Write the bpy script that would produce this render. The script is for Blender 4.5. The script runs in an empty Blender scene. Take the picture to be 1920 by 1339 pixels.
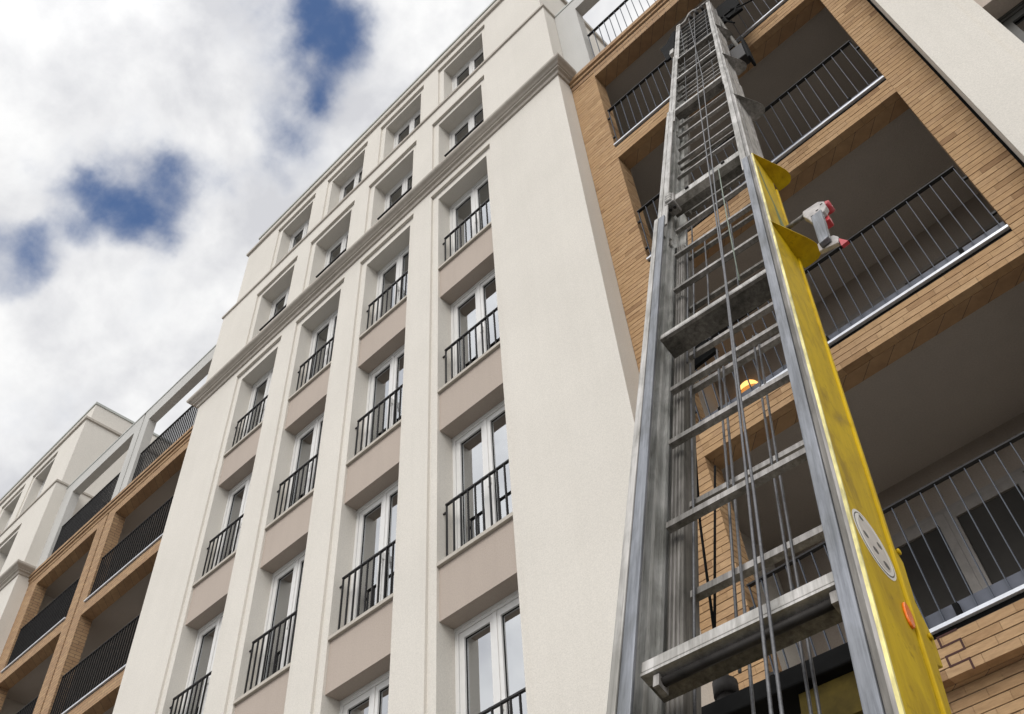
import bpy, math, random
from mathutils import Vector, Matrix
random.seed(7)
scene = bpy.context.scene
col = scene.collection
R = math.radians

# ------------------------------------------------------------------ camera
cam_d = bpy.data.cameras.new('camera')
cam = bpy.data.objects.new('camera', cam_d); col.objects.link(cam)
cam_d.sensor_width = 36.0; cam_d.lens = 33.2225
cam_d.clip_start = 0.05; cam_d.clip_end = 2000
CAM = Vector((12.7231, -6.1962, 1.6))
rm = Matrix(((0.715749, 0.555494, 0.423237), (0.696058, -0.518317, -0.49684), (-0.056621, 0.650211, -0.757641)))
cam.matrix_world = Matrix.Translation(CAM) @ rm.to_4x4()
scene.camera = cam

# ------------------------------------------------------------------ sky and sun
SUN_DIR = Vector((0.26, -0.74, 0.62)).normalized()          # towards the sun, behind thin cloud
world = bpy.data.worlds.new('World'); scene.world = world; world.use_nodes = True
wt = world.node_tree; wn = wt.nodes; wl = wt.links; wn.clear()
def WN(t, **k):
    n = wn.new(t)
    for a, b in k.items(): setattr(n, a, b)
    return n
def wmath(op, a, b=None, clamp=False):
    n = WN('ShaderNodeMath', operation=op, use_clamp=clamp)
    for i, v in enumerate((a, b)):
        if v is None: continue
        if isinstance(v, (int, float)): n.inputs[i].default_value = v
        else: wl.new(v, n.inputs[i])
    return n.outputs[0]
w_out = WN('ShaderNodeOutputWorld'); w_bg = WN('ShaderNodeBackground'); w_bg.inputs[1].default_value = 0.1
w_sky = WN('ShaderNodeTexSky', sky_type='NISHITA'); w_sky.sun_disc = False
w_sky.sun_elevation = math.asin(SUN_DIR.z); w_sky.sun_rotation = math.atan2(SUN_DIR.x, SUN_DIR.y)
w_sky.air_density = 1.0; w_sky.dust_density = 0.6; w_sky.ozone_density = 2.5
tc = WN('ShaderNodeTexCoord')
def wnoise(vec, scale, detail=6, rough=.55, dist=0.0, off=(0, 0, 0)):
    mp = WN('ShaderNodeMapping'); mp.inputs['Location'].default_value = off; wl.new(vec, mp.inputs[0])
    n = WN('ShaderNodeTexNoise'); n.inputs['Scale'].default_value = scale; n.inputs['Detail'].default_value = detail
    n.inputs['Roughness'].default_value = rough; n.inputs['Distortion'].default_value = dist
    wl.new(mp.outputs[0], n.inputs['Vector']); return n
warp = wnoise(tc.outputs['Generated'], 9.0, 5, .6)
w_sub = WN('ShaderNodeVectorMath', operation='SUBTRACT'); wl.new(warp.outputs['Color'], w_sub.inputs[0]); w_sub.inputs[1].default_value = (.5, .5, .5)
w_mul = WN('ShaderNodeVectorMath', operation='SCALE'); wl.new(w_sub.outputs[0], w_mul.inputs[0]); w_mul.inputs['Scale'].default_value = 0.07
w_add = WN('ShaderNodeVectorMath', operation='ADD'); wl.new(tc.outputs['Generated'], w_add.inputs[0]); wl.new(w_mul.outputs[0], w_add.inputs[1])
w_nrm = WN('ShaderNodeVectorMath', operation='NORMALIZE'); wl.new(w_add.outputs[0], w_nrm.inputs[0])
# gaps in the cloud deck: direction, angular radius, strength
HOLES = [((-.354, .181, .917), 3.3, .62), ((-.336, .160, .928), 2.6, .40), ((-.374, .215, .902), 2.4, .42), ((-.37, .15, .917), 4.5, .22),
         ((-.562, .122, .818), 3.0, .50), ((-.592, .100, .799), 2.5, .62), ((-.540, .152, .828), 2.7, .50), ((-.500, .212, .840), 2.3, .42), ((-.575, .095, .812), 4.5, .25),
         ((-.662, .062, .747), 2.8, .85), ((-.637, .093, .765), 2.2, .45), ((-.448, .214, .868), 2.2, .34), ((-.425, .19, .885), 2.4, .18),
         ((-.751, .17, .638), 5.0, .20), ((-.69, .13, .71), 4.5, .24)]
acc = None
for dvec, rad, st in HOLES:
    dn = WN('ShaderNodeVectorMath', operation='DOT_PRODUCT'); wl.new(w_nrm.outputs[0], dn.inputs[0])
    dn.inputs[1].default_value = Vector(dvec).normalized()
    mr = WN('ShaderNodeMapRange', interpolation_type='SMOOTHERSTEP'); wl.new(dn.outputs['Value'], mr.inputs[0])
    mr.inputs[1].default_value = math.cos(R(rad * 1.3)); mr.inputs[2].default_value = 1.0; mr.inputs[3].default_value = 0; mr.inputs[4].default_value = st
    acc = mr.outputs[0] if acc is None else wmath('ADD', acc, mr.outputs[0])
cl1 = wnoise(tc.outputs['Generated'], 6.0, 7, .55, .2, (3.1, 1.7, .4))
cl2 = wnoise(tc.outputs['Generated'], 3.2, 6, .5, .3, (8.3, 2.2, 5.4))
cl3 = wnoise(tc.outputs['Generated'], 10.0, 8, .56, .12, (1.3, 6.1, 2.9))
ragged = wmath('MULTIPLY', wmath('SUBTRACT', cl3.outputs['Fac'], .5), 1.9)
broad = wmath('MULTIPLY', wmath('SUBTRACT', cl2.outputs['Fac'], .56), 1.5)
dens = wmath('ADD', wmath('MULTIPLY', acc, .72), wmath('ADD', ragged, wmath('MAXIMUM', broad, -.12)))
mrg = WN('ShaderNodeMapRange', interpolation_type='SMOOTHSTEP'); wl.new(dens, mrg.inputs[0])
mrg.inputs[1].default_value = .02; mrg.inputs[2].default_value = 1.05; mrg.inputs[4].default_value = .97
thin = mrg.outputs[0]
sd = WN('ShaderNodeVectorMath', operation='DOT_PRODUCT'); wl.new(tc.outputs['Generated'], sd.inputs[0]); sd.inputs[1].default_value = SUN_DIR
veil = WN('ShaderNodeMapRange', interpolation_type='SMOOTHSTEP'); wl.new(sd.outputs['Value'], veil.inputs[0])   # cloud is brighter round the veiled sun
veil.inputs[1].default_value = .3; veil.inputs[2].default_value = 1.0; veil.inputs[3].default_value = 1.0; veil.inputs[4].default_value = 2.0
ramp = WN('ShaderNodeValToRGB'); wl.new(wmath('ADD', wmath('MULTIPLY', cl1.outputs['Fac'], .6), wmath('MULTIPLY', cl3.outputs['Fac'], .4)), ramp.inputs[0])
ramp.color_ramp.elements[0].position = .40; ramp.color_ramp.elements[0].color = (5.2, 5.25, 5.5, 1)
ramp.color_ramp.elements[1].position = .57; ramp.color_ramp.elements[1].color = (7.6, 7.6, 7.6, 1)
w_gain = WN('ShaderNodeVectorMath', operation='MULTIPLY'); wl.new(w_sky.outputs[0], w_gain.inputs[0]); w_gain.inputs[1].default_value = (.70, .88, 1.08)
w_mix = WN('ShaderNodeMix', data_type='RGBA'); wl.new(thin, w_mix.inputs[0]); cg_ = WN('ShaderNodeVectorMath', operation='SCALE'); wl.new(ramp.outputs[0], cg_.inputs[0]); wl.new(veil.outputs[0], cg_.inputs['Scale']); wl.new(cg_.outputs[0], w_mix.inputs[6]); wl.new(w_gain.outputs[0], w_mix.inputs[7])
wl.new(w_mix.outputs[2], w_bg.inputs[0]); wl.new(w_bg.outputs[0], w_out.inputs[0])

sun_d = bpy.data.lights.new('sun', 'SUN'); sun_d.energy = 1.0; sun_d.angle = R(26); sun_d.color = (1, .965, .91)
sun = bpy.data.objects.new('sun', sun_d); col.objects.link(sun)
sun.rotation_euler = SUN_DIR.to_track_quat('Z', 'Y').to_euler(); sun.location = (10, -20, 40)

vs = scene.view_settings
vs.view_transform = 'Standard'; vs.look = 'None'; vs.exposure = 0.36; vs.gamma = 1.0; vs.use_curve_mapping = False
scene.render.engine = 'CYCLES'
scene.cycles.max_bounces = 6; scene.cycles.diffuse_bounces = 3; scene.cycles.glossy_bounces = 3
scene.cycles.transparent_max_bounces = 6; scene.cycles.sample_clamp_indirect = 4.0

# ------------------------------------------------------------------ materials
def mat(name):
    m = bpy.data.materials.new(name); m.use_nodes = True
    nt = m.node_tree; return m, nt, nt.nodes['Principled BSDF']
def tex_noise(nt, vec, scale, detail=4, rough=.5, sc=(1, 1, 1), dist=0):
    mp = nt.nodes.new('ShaderNodeMapping'); mp.inputs['Scale'].default_value = sc; nt.links.new(vec, mp.inputs[0])
    n = nt.nodes.new('ShaderNodeTexNoise'); n.inputs['Scale'].default_value = scale; n.inputs['Detail'].default_value = detail
    n.inputs['Roughness'].default_value = rough; n.inputs['Distortion'].default_value = dist; nt.links.new(mp.outputs[0], n.inputs['Vector'])
    return n.outputs['Fac']
def ramp2(nt, fac, p0, c0, p1, c1):
    r = nt.nodes.new('ShaderNodeValToRGB'); nt.links.new(fac, r.inputs[0])
    r.color_ramp.elements[0].position = p0; r.color_ramp.elements[0].color = (*c0, 1)
    r.color_ramp.elements[1].position = p1; r.color_ramp.elements[1].color = (*c1, 1)
    return r.outputs[0]
def mixc(nt, fac, a, b, mode='MIX'):
    n = nt.nodes.new('ShaderNodeMix'); n.data_type = 'RGBA'; n.blend_type = mode
    if isinstance(fac, float): n.inputs[0].default_value = fac
    else: nt.links.new(fac, n.inputs[0])
    for i, v in ((6, a), (7, b)):
        if isinstance(v, tuple): n.inputs[i].default_value = (*v, 1)
        else: nt.links.new(v, n.inputs[i])
    return n.outputs[2]
def bump(nt, h, bs, strength, dist=.01):
    b = nt.nodes.new('ShaderNodeBump'); b.inputs['Strength'].default_value = strength; b.inputs['Distance'].default_value = dist
    nt.links.new(h, b.inputs['Height']); nt.links.new(b.outputs[0], bs.inputs['Normal'])
def wpos(nt):
    return nt.nodes.new('ShaderNodeNewGeometry').outputs['Position']
def objc(nt):
    return nt.nodes.new('ShaderNodeTexCoord').outputs['Object']

def plaster(name, c, var=.05, streak=.06):
    m, nt, bs = mat(name); P = wpos(nt)
    big = tex_noise(nt, P, .55, 4, .55)
    fine = tex_noise(nt, P, 60, 3, .6)
    run = tex_noise(nt, P, 1.0, 5, .6, (7, 7, .35))
    c0 = tuple(v * (1 - var) for v in c); c1 = tuple(min(1, v * (1 + var)) for v in c)
    a = ramp2(nt, big, .35, c0, .65, c1)
    b = mixc(nt, 1.0, a, ramp2(nt, run, .3, (1 - streak, 1 - streak, 1 - streak * 1.1), .55, (1, 1, 1)), 'MULTIPLY')
    g = mixc(nt, 1.0, b, ramp2(nt, fine, .3, (.89, .89, .89), .7, (1.05, 1.05, 1.05)), 'MULTIPLY')
    nt.links.new(g, bs.inputs['Base Color']); bs.inputs['Roughness'].default_value = .92
    bs.inputs['Specular IOR Level'].default_value = .2
    bump(nt, tex_noise(nt, P, 110, 4, .65), bs, .6, .006)
    return m
M = {}
M['plaster'] = plaster('plaster', (.69, .652, .59), .03, .022)
M['spandrel'] = plaster('plaster_spandrel', (.46, .39, .335), .03, .03)
M['white_plaster'] = plaster('plaster_white', (.52, .51, .485), .04, .03)
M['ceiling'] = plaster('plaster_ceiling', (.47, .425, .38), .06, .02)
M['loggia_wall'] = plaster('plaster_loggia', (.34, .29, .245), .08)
M['stone'] = plaster('stone_sill', (.52, .48, .42), .04, .1)
M['trim'] = plaster('plaster_trim', (.50, .455, .40), .05, .12)

def simple(name, c, rough=.5, metal=0., var=.15, scale=8., sc=(1, 1, 1), bumpk=0., spec=.5):
    m, nt, bs = mat(name); P = objc(nt)
    f = tex_noise(nt, P, scale, 5, .6, sc)
    nt.links.new(ramp2(nt, f, .3, tuple(v * (1 - var) for v in c), .7, tuple(min(1, v * (1 + var)) for v in c)), bs.inputs['Base Color'])
    bs.inputs['Roughness'].default_value = rough; bs.inputs['Metallic'].default_value = metal; bs.inputs['Specular IOR Level'].default_value = spec
    if bumpk: bump(nt, f, bs, bumpk)
    return m
M['frame_white'] = simple('window_frame_paint', (.70, .69, .67), .35, 0, .04)
M['dark_rail'] = simple('railing_paint', (.016, .015, .015), .55, 0, .3, spec=.3)
M['galv'] = simple('galvanised_bar', (.08, .09, .11), .55, .2, .25, 30, spec=.35)
M['drip'] = simple('drip_metal', (.62, .64, .68), .35, .3, .1)
M['black'] = simple('black_rubber', (.010, .010, .010), .9, 0, .3, spec=.08)
M['plinth'] = simple('slab_edge_sheet', (.075, .082, .105), .5, .2, .2, 5)
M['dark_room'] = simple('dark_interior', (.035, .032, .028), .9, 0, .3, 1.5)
M['coping'] = simple('coping_sheet', (.40, .41, .38), .5, .3, .1, 2)
M['door_frame'] = simple('door_frame', (.24, .22, .20), .5)
M['door_dark'] = simple('dark_window_frame', (.05, .048, .042), .5)
M['rubber'] = M['black']

# glass: strong mirror of the sky over a dark room
m, nt, bs = mat('glass_pane'); nt.nodes.remove(bs); outn = nt.nodes['Material Output']
gl = nt.nodes.new('ShaderNodeBsdfGlossy'); gl.inputs['Roughness'].default_value = .012; gl.inputs['Color'].default_value = (.93, .95, .97, 1)
tr = nt.nodes.new('ShaderNodeBsdfTransparent'); tr.inputs['Color'].default_value = (.62, .66, .62, 1)
mx = nt.nodes.new('ShaderNodeMixShader'); fr = nt.nodes.new('ShaderNodeFresnel'); fr.inputs['IOR'].default_value = 6.5
Pn = wpos(nt); bp = nt.nodes.new('ShaderNodeBump'); bp.inputs['Strength'].default_value = .05; bp.inputs['Distance'].default_value = .02
nt.links.new(tex_noise(nt, Pn, 2.2, 1), bp.inputs['Height']); nt.links.new(bp.outputs[0], gl.inputs['Normal'])
nt.links.new(fr.outputs[0], mx.inputs[0]); nt.links.new(tr.outputs[0], mx.inputs[1]); nt.links.new(gl.outputs[0], mx.inputs[2]); nt.links.new(mx.outputs[0], outn.inputs[0])
M['glass'] = m

# single bricks: colour differs from brick to brick
m, nt, bs = mat('brick')
oi = nt.nodes.new('ShaderNodeObjectInfo'); ge = nt.nodes.new('ShaderNodeNewGeometry')
ad = nt.nodes.new('ShaderNodeMath'); ad.operation = 'ADD'; nt.links.new(oi.outputs['Random'], ad.inputs[0]); nt.links.new(ge.outputs['Random Per Island'], ad.inputs[1])
fc = nt.nodes.new('ShaderNodeMath'); fc.operation = 'FRACT'; nt.links.new(ad.outputs[0], fc.inputs[0])
rp = nt.nodes.new('ShaderNodeValToRGB'); nt.links.new(fc.outputs[0], rp.inputs[0])
els = rp.color_ramp.elements; els[0].position = 0; els[0].color = (.39, .25, .135, 1); els[1].position = 1; els[1].color = (.50, .335, .19, 1)
for p, c in ((.06, (.29, .175, .095)), (.12, (.43, .275, .15)), (.55, (.46, .30, .165)), (.8, (.42, .272, .155))):
    q = els.new(p); q.color = (*c, 1)
P = ge.outputs['Position']
f1 = tex_noise(nt, P, 14, 5, .65, (.6, .6, 3)); f2 = tex_noise(nt, P, 140, 3, .6)
bc = mixc(nt, 1.0, rp.outputs[0], ramp2(nt, f1, .28, (.74, .72, .70), .72, (1.1, 1.1, 1.08)), 'MULTIPLY')
nt.links.new(bc, bs.inputs['Base Color']); bs.inputs['Roughness'].default_value = .9; bs.inputs['Specular IOR Level'].default_value = .2
bump(nt, f2, bs, .5, .004); M['brick'] = m
M['mortar'] = simple('mortar', (.17, .13, .095), .95, 0, .3, 20)

# brickwork too far away to tell the pieces apart
m, nt, bs = mat('far_brickwork'); P = wpos(nt)
sp = nt.nodes.new('ShaderNodeSeparateXYZ'); nt.links.new(P, sp.inputs[0])
sm = nt.nodes.new('ShaderNodeMath'); sm.operation = 'ADD'; nt.links.new(sp.outputs[0], sm.inputs[0]); nt.links.new(sp.outputs[1], sm.inputs[1])
cb = nt.nodes.new('ShaderNodeCombineXYZ'); nt.links.new(sm.outputs[0], cb.inputs[0]); nt.links.new(sp.outputs[2], cb.inputs[1])
bt = nt.nodes.new('ShaderNodeTexBrick'); nt.links.new(cb.outputs[0], bt.inputs['Vector']); bt.inputs['Scale'].default_value = 1
bt.inputs['Brick Width'].default_value = .25; bt.inputs['Row Height'].default_value = .075; bt.inputs['Mortar Size'].default_value = .005
bt.inputs['Color1'].default_value = (.36, .22, .12, 1); bt.inputs['Color2'].default_value = (.44, .285, .155, 1); bt.inputs['Mortar'].default_value = (.14, .10, .07, 1)
bc = mixc(nt, 1.0, bt.outputs['Color'], ramp2(nt, tex_noise(nt, P, 9, 5, .65, (1, 1, 3)), .28, (.78, .76, .74), .72, (1.08, 1.08, 1.06)), 'MULTIPLY')
nt.links.new(bc, bs.inputs['Base Color']); bs.inputs['Roughness'].default_value = .9; bump(nt, bt.outputs['Fac'], bs, -.4, .006); M['far_brick'] = m

# weathered aluminium, streaked along the mast (object Y)
def alum(name, c0, c1, rough, metal, dark=.45):
    m, nt, bs = mat(name); P = objc(nt)
    a = tex_noise(nt, P, 1.0, 6, .65, (55, 2.2, 55), .4)
    b = tex_noise(nt, P, 3.0, 6, .6, (3, .9, 3), .6)
    sc_ = tex_noise(nt, P, 1.0, 4, .6, (160, 9, 160))
    base = ramp2(nt, a, .3, c0, .7, c1)
    stain = mixc(nt, 1.0, base, ramp2(nt, b, .36, (dark, dark, dark * .95), .60, (1.08, 1.08, 1.08)), 'MULTIPLY')
    fin = mixc(nt, 1.0, stain, ramp2(nt, sc_, .25, (.7, .7, .7), .5, (1, 1, 1)), 'MULTIPLY')
    nt.links.new(fin, bs.inputs['Base Color']); bs.inputs['Metallic'].default_value = metal
    nt.links.new(ramp2(nt, a, .3, (rough + .12,) * 3, .7, (rough - .08,) * 3), bs.inputs['Roughness'])
    bump(nt, a, bs, .12, .003); return m
M['alu'] = alum('weathered_aluminium', (.20, .185, .172), (.39, .37, .35), .52, .3)
M['alu_light'] = alum('light_aluminium', (.31, .295, .275), (.53, .51, .485), .5, .3, .55)
M['alu_web'] = alum('web_aluminium', (.40, .395, .37), (.60, .59, .56), .6, .1, .5)
M['alu_dark'] = alum('grimy_aluminium', (.09, .083, .072), (.22, .205, .185), .65, .15, .5)
M['alu_blue'] = alum('anodised_aluminium', (.13, .138, .155), (.26, .27, .295), .42, .45, .65)
M['steel_dark'] = simple('dark_steel', (.03, .027, .025), .6, .2, .4, 20, spec=.25)
M['cable'] = simple('steel_cable', (.11, .11, .115), .5, .3, .3, 90)
M['cord_green'] = simple('green_cord', (.17, .20, .16), .6, .2, .3, 90)
m, nt, bs = mat('yellow_paint'); P = objc(nt)
a = tex_noise(nt, P, 2.4, 6, .62, (4, 1, 4), .5); b = tex_noise(nt, P, 26, 6, .7); c_ = tex_noise(nt, P, 1.0, 5, .6, (60, 5, 60))
y0 = ramp2(nt, a, .3, (.35, .225, .002), .58, (.55, .375, .003))
y0 = mixc(nt, ramp2(nt, tex_noise(nt, P, 1.6, 5, .6, (3, 1.1, 3), .8), .56, (0, 0, 0), .72, (.75, .75, .75)), y0, (.17, .10, .004))
y1 = mixc(nt, 1.0, y0, ramp2(nt, b, .22, (.45, .42, .5), .42, (1, 1, 1)), 'MULTIPLY')
y2 = mixc(nt, 1.0, y1, ramp2(nt, c_, .2, (.86, .86, .86), .5, (1.02, 1.02, 1.02)), 'MULTIPLY')
nt.links.new(y2, bs.inputs['Base Color']); bs.inputs['Roughness'].default_value = .55; bs.inputs['Specular IOR Level'].default_value = .18; bump(nt, b, bs, .08, .003); M['yellow'] = m
M['yellow_edge'] = simple('worn_yellow_edge', (.62, .55, .22), .5, .1, .45, 40, (1, .25, 1))
M['yellow_shaded'] = simple('shaded_yellow', (.07, .05, .008), .7, 0, .5, 12, spec=.15)  # tilt bracket's yellow, with the shade behind the mast put into the colour
M['hook_white'] = simple('scuffed_white', (.36, .335, .32), .5, .1, .3, 25)
M['red'] = simple('red_plastic', (.42, .03, .04), .4, 0, .25, 20)
M['orange'] = simple('orange_reflector', (.75, .16, .01), .2, 0, .2, 30)
M['sticker_white'] = simple('sticker_white', (.66, .64, .60), .4, 0, .06, 20)
M['sticker_grey'] = simple('sticker_grey', (.46, .42, .38), .4, 0, .12, 30)
M['sticker_dark'] = simple('sticker_dark', (.035, .03, .022), .5, 0, .3, 30)
M['green_mark'] = simple('green_paint_mark', (.08, .13, .04), .5, 0, .4, 25)
M['joint'] = simple('movement_joint', (.055, .018, .014), .8, 0, .3, 30)
M['asphalt'] = simple('asphalt', (.075, .075, .075), .9, 0, .3, 3, bumpk=.3)
M['paving'] = simple('paving', (.36, .345, .32), .9, 0, .2, 1.2)
M['kerb'] = simple('kerb_stone', (.30, .29, .28), .9, 0, .15, 4)
m, nt, bs = mat('lamp_glow'); bs.inputs['Base Color'].default_value = (.9, .55, .2, 1)
bs.inputs['Emission Color'].default_value = (1.0, .52, .15, 1); bs.inputs['Emission Strength'].default_value = 1.5; M['lamp'] = m

# ------------------------------------------------------------------ mesh helpers
class MB:
    def __init__(s): s.v = []; s.f = []
    def box(s, x0, x1, y0, y1, z0, z1):
        b = len(s.v)
        s.v += [(x0, y0, z0), (x1, y0, z0), (x1, y1, z0), (x0, y1, z0), (x0, y0, z1), (x1, y0, z1), (x1, y1, z1), (x0, y1, z1)]
        s.f += [tuple(b + i for i in q) for q in ((0, 3, 2, 1), (4, 5, 6, 7), (0, 1, 5, 4), (1, 2, 6, 5), (2, 3, 7, 6), (3, 0, 4, 7))]
        return s
    def prism(s, pts, axis, a0, a1):
        # pts: outline in the two other axes (in axis order), extruded along axis
        b = len(s.v); n = len(pts)
        for a in (a0, a1):
            for p in pts:
                q = list(p); q.insert(axis, a); s.v.append(tuple(q))
        s.f.append(tuple(b + i for i in range(n))[::-1]); s.f.append(tuple(b + n + i for i in range(n)))
        for i in range(n): s.f.append((b + i, b + (i + 1) % n, b + n + (i + 1) % n, b + n + i))
        return s
    def tube(s, path, r, seg=8, r1=None):
        pts = [Vector(p) for p in path]; b = len(s.v); n = len(pts)
        up = None
        for i, p in enumerate(pts):
            t = (pts[min(i + 1, n - 1)] - pts[max(i - 1, 0)]).normalized()
            if up is None: up = t.orthogonal().normalized()
            up = (up - t * up.dot(t)).normalized(); sd = t.cross(up)
            rr = r if r1 is None else r + (r1 - r) * i / (n - 1)
            for k in range(seg):
                a = 2 * math.pi * k / seg; s.v.append(tuple(p + (up * math.cos(a) + sd * math.sin(a)) * rr))
        for i in range(n - 1):
            for k in range(seg):
                k2 = (k + 1) % seg; s.f.append((b + i * seg + k, b + i * seg + k2, b + (i + 1) * seg + k2, b + (i + 1) * seg + k))
        s.f.append(tuple(b + k for k in range(seg))[::-1]); s.f.append(tuple(b + (n - 1) * seg + k for k in range(seg)))
        return s
    def obox(s, c, ax, ay, az):
        b = len(s.v); c = Vector(c); ax, ay, az = Vector(ax), Vector(ay), Vector(az)
        for sz in (-1, 1):
            for sx, sy in ((-1, -1), (1, -1), (1, 1), (-1, 1)): s.v.append(tuple(c + ax * sx + ay * sy + az * sz))
        s.f += [tuple(b + i for i in q) for q in ((0, 3, 2, 1), (4, 5, 6, 7), (0, 1, 5, 4), (1, 2, 6, 5), (2, 3, 7, 6), (3, 0, 4, 7))]
        return s
    def mesh(s, name, m, smooth=False):
        me = bpy.data.meshes.new(name); me.from_pydata(s.v, [], s.f); me.update()
        if isinstance(m, str): m = M[m]
        me.materials.append(m)
        if smooth:
            for p in me.polygons: p.use_smooth = True
        return me
    def build(s, name, m, parent=None, smooth=False, bevel=0, origin=None):
        me = s.mesh(name, m, smooth); o = bpy.data.objects.new(name, me); col.objects.link(o)
        if parent: o.parent = parent
        if bevel:
            bv = o.modifiers.new('bevel', 'BEVEL'); bv.width = bevel; bv.segments = 2; bv.limit_method = 'ANGLE'; bv.angle_limit = R(40)
        return o
def inst(name, me, parent, loc=(0, 0, 0), scale=(1, 1, 1)):
    o = bpy.data.objects.new(name, me); col.objects.link(o); o.parent = parent; o.location = loc; o.scale = scale; return o
def empty(name, loc=(0, 0, 0)):
    o = bpy.data.objects.new(name, None); col.objects.link(o); o.location = loc; o.empty_display_size = .3; return o
def tag(o, label=None, cat=None, group=None, kind=None):
    for k, v in (('label', label), ('category', cat), ('group', group), ('kind', kind)):
        if v: o[k] = v
    return o
def unit(name, m, bevel=0.0):
    return MB().box(-.5, .5, -.5, .5, -.5, .5).mesh(name, m)

# ------------------------------------------------------------------ ground
g = MB(); g.v = [(-400, -400, 0), (400, -400, 0), (400, 400, 0), (-400, 400, 0)]; g.f = [(0, 1, 2, 3)]
tag(g.build('ground', 'asphalt'), 'dark asphalt street ground below the facade', kind='structure')
tag(MB().box(-40, 40, -3.2, -.1, .004, .13).build('pavement', 'paving'), 'grey paved footway along the building', kind='structure')
tag(MB().box(-40, 40, -3.36, -3.204, .004, .14).build('kerb', 'kerb'), 'stone kerb between road and footway', kind='structure')

# ------------------------------------------------------------------ the apartment building
B = empty('apartment_building')
tag(B, 'tall cream plastered apartment block with brick loggias, French windows and black railings', 'building')
S, W = 2.0151, 1.245
def sweep(prof, x0, x1, yp, ybL, ybR, name, m):
    # moulding profile (projection, z) led round the front and both returns of a block
    mb = MB(); n = len(prof); L = []
    for p, z in prof:
        L.append([(x0 - p, ybL, z), (x0 - p, yp - p, z), (x1 + p, yp - p, z), (x1 + p, ybR, z)])
    for r in L: mb.v += r
    for i in range(n - 1):
        for k in range(3):
            mb.f.append((i * 4 + k, i * 4 + k + 1, (i + 1) * 4 + k + 1, (i + 1) * 4 + k))
    mb.f.append(tuple(i * 4 for i in range(n))); mb.f.append(tuple(i * 4 + 3 for i in range(n))[::-1])
    return mb.build(name, m, B)

# -- window: frame part with two panes, a handle
def window_meshes(h, fm_):
    fw, d = W, .07
    f = MB()
    f.box(0, .055, 0, d, 0, h).box(fw - .055, fw, 0, d, 0, h).box(.055, fw - .055, 0, d, h - .075, h).box(.055, fw - .055, 0, d, 0, .055)
    f.box(0, fw, -.012, .0, h - .035, h)                              # blind box lip
    cx = fw / 2
    for a, b in ((.058, cx - .004), (cx + .004, fw - .058)):
        sw = .078
        f.box(a, a + sw, .012, d + .01, .058, h - .078).box(b - sw, b, .012, d + .01, .058, h - .078)
        f.box(a + sw, b - sw, .012, d + .01, h - .078 - sw, h - .078).box(a + sw, b - sw, .012, d + .01, .058, .058 + sw * 1.15)
    f.box(cx - .028, cx + .028, .0, .0118, .06, h - .08)              # cover strip
    pane = MB().box(.058 + .079, cx - .005 - .078, .045, .057, .058 + .091, h - .078 - .079)
    seal = MB()
    for a, b in ((.136, .139), (cx - .086, cx - .083)): seal.box(a, b, .036, .044, .149, h - .157)
    seal.box(.139, cx - .086, .036, .044, h - .160, h - .157)
    handle = MB().box(-.012, .012, -.045, .012, -.05, .05).box(-.011, .011, -.05, -.03, -.13, .02)
    return f.mesh('window_frame', fm_), pane.mesh('pane', 'glass'), seal.mesh('glazing_seal', 'black'), handle.mesh('handle', 'frame_white')
WM = {}
def window(x, y, z0, z1, fmat='frame_white'):
    h = round(z1 - z0, 3)
    if (h, fmat) not in WM: WM[h, fmat] = window_meshes(h, fmat)
    fm, pm, sm_, hm = WM[h, fmat]
    w = inst('window', fm, B, (x, y, z0))
    for dx in (0, W / 2 - .053):
        inst('pane', pm, w, (dx, 0, 0)); inst('glazing_seal', sm_, w, (dx, 0, 0))
    inst('handle', hm, w, (W / 2 + .05, 0, h * .46))
    return w

BAR_N = [0]
bar_unit = {'dark': unit('baluster', 'dark_rail'), 'galv': unit('baluster', 'galv')}
bar_stuff = MB()
def railing(x0, x1, y, z0, z1, kind='dark', step=.122, single=True, w=.014, dpt=.030, brackets=False, top=.045, toph=.014):
    r = MB().box(x0 - .012, x1 + .012, y - top / 2, y + top / 2, z1 - toph, z1)
    brk = []
    if brackets:
        for zz in (z1 - .14, z0 + .04):
            brk += [(x0 - .06, x0 - .0085, y - .012, y + .012, zz, zz + .02), (x1 + .0085, x1 + .05, y - .012, y + .012, zz, zz + .02)]
    ro = r.build('railing', 'dark_rail', B)
    for q in brk: MB().box(*q).build('wall_bracket', 'dark_rail', ro)
    n = max(2, round((x1 - x0) / step))
    for i in range(n + 1):
        x = x0 + (x1 - x0) * i / n
        if single:
            inst('baluster', bar_unit[kind], ro, (x, y, (z0 + z1 - toph) / 2 - .0005), (w, dpt, z1 - toph - z0 - .001)); BAR_N[0] += 1
        else:
            bar_stuff.box(x - w / 2, x + w / 2, y - dpt / 2, y + dpt / 2, z0, z1 - toph - .001)
    return ro

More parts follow.
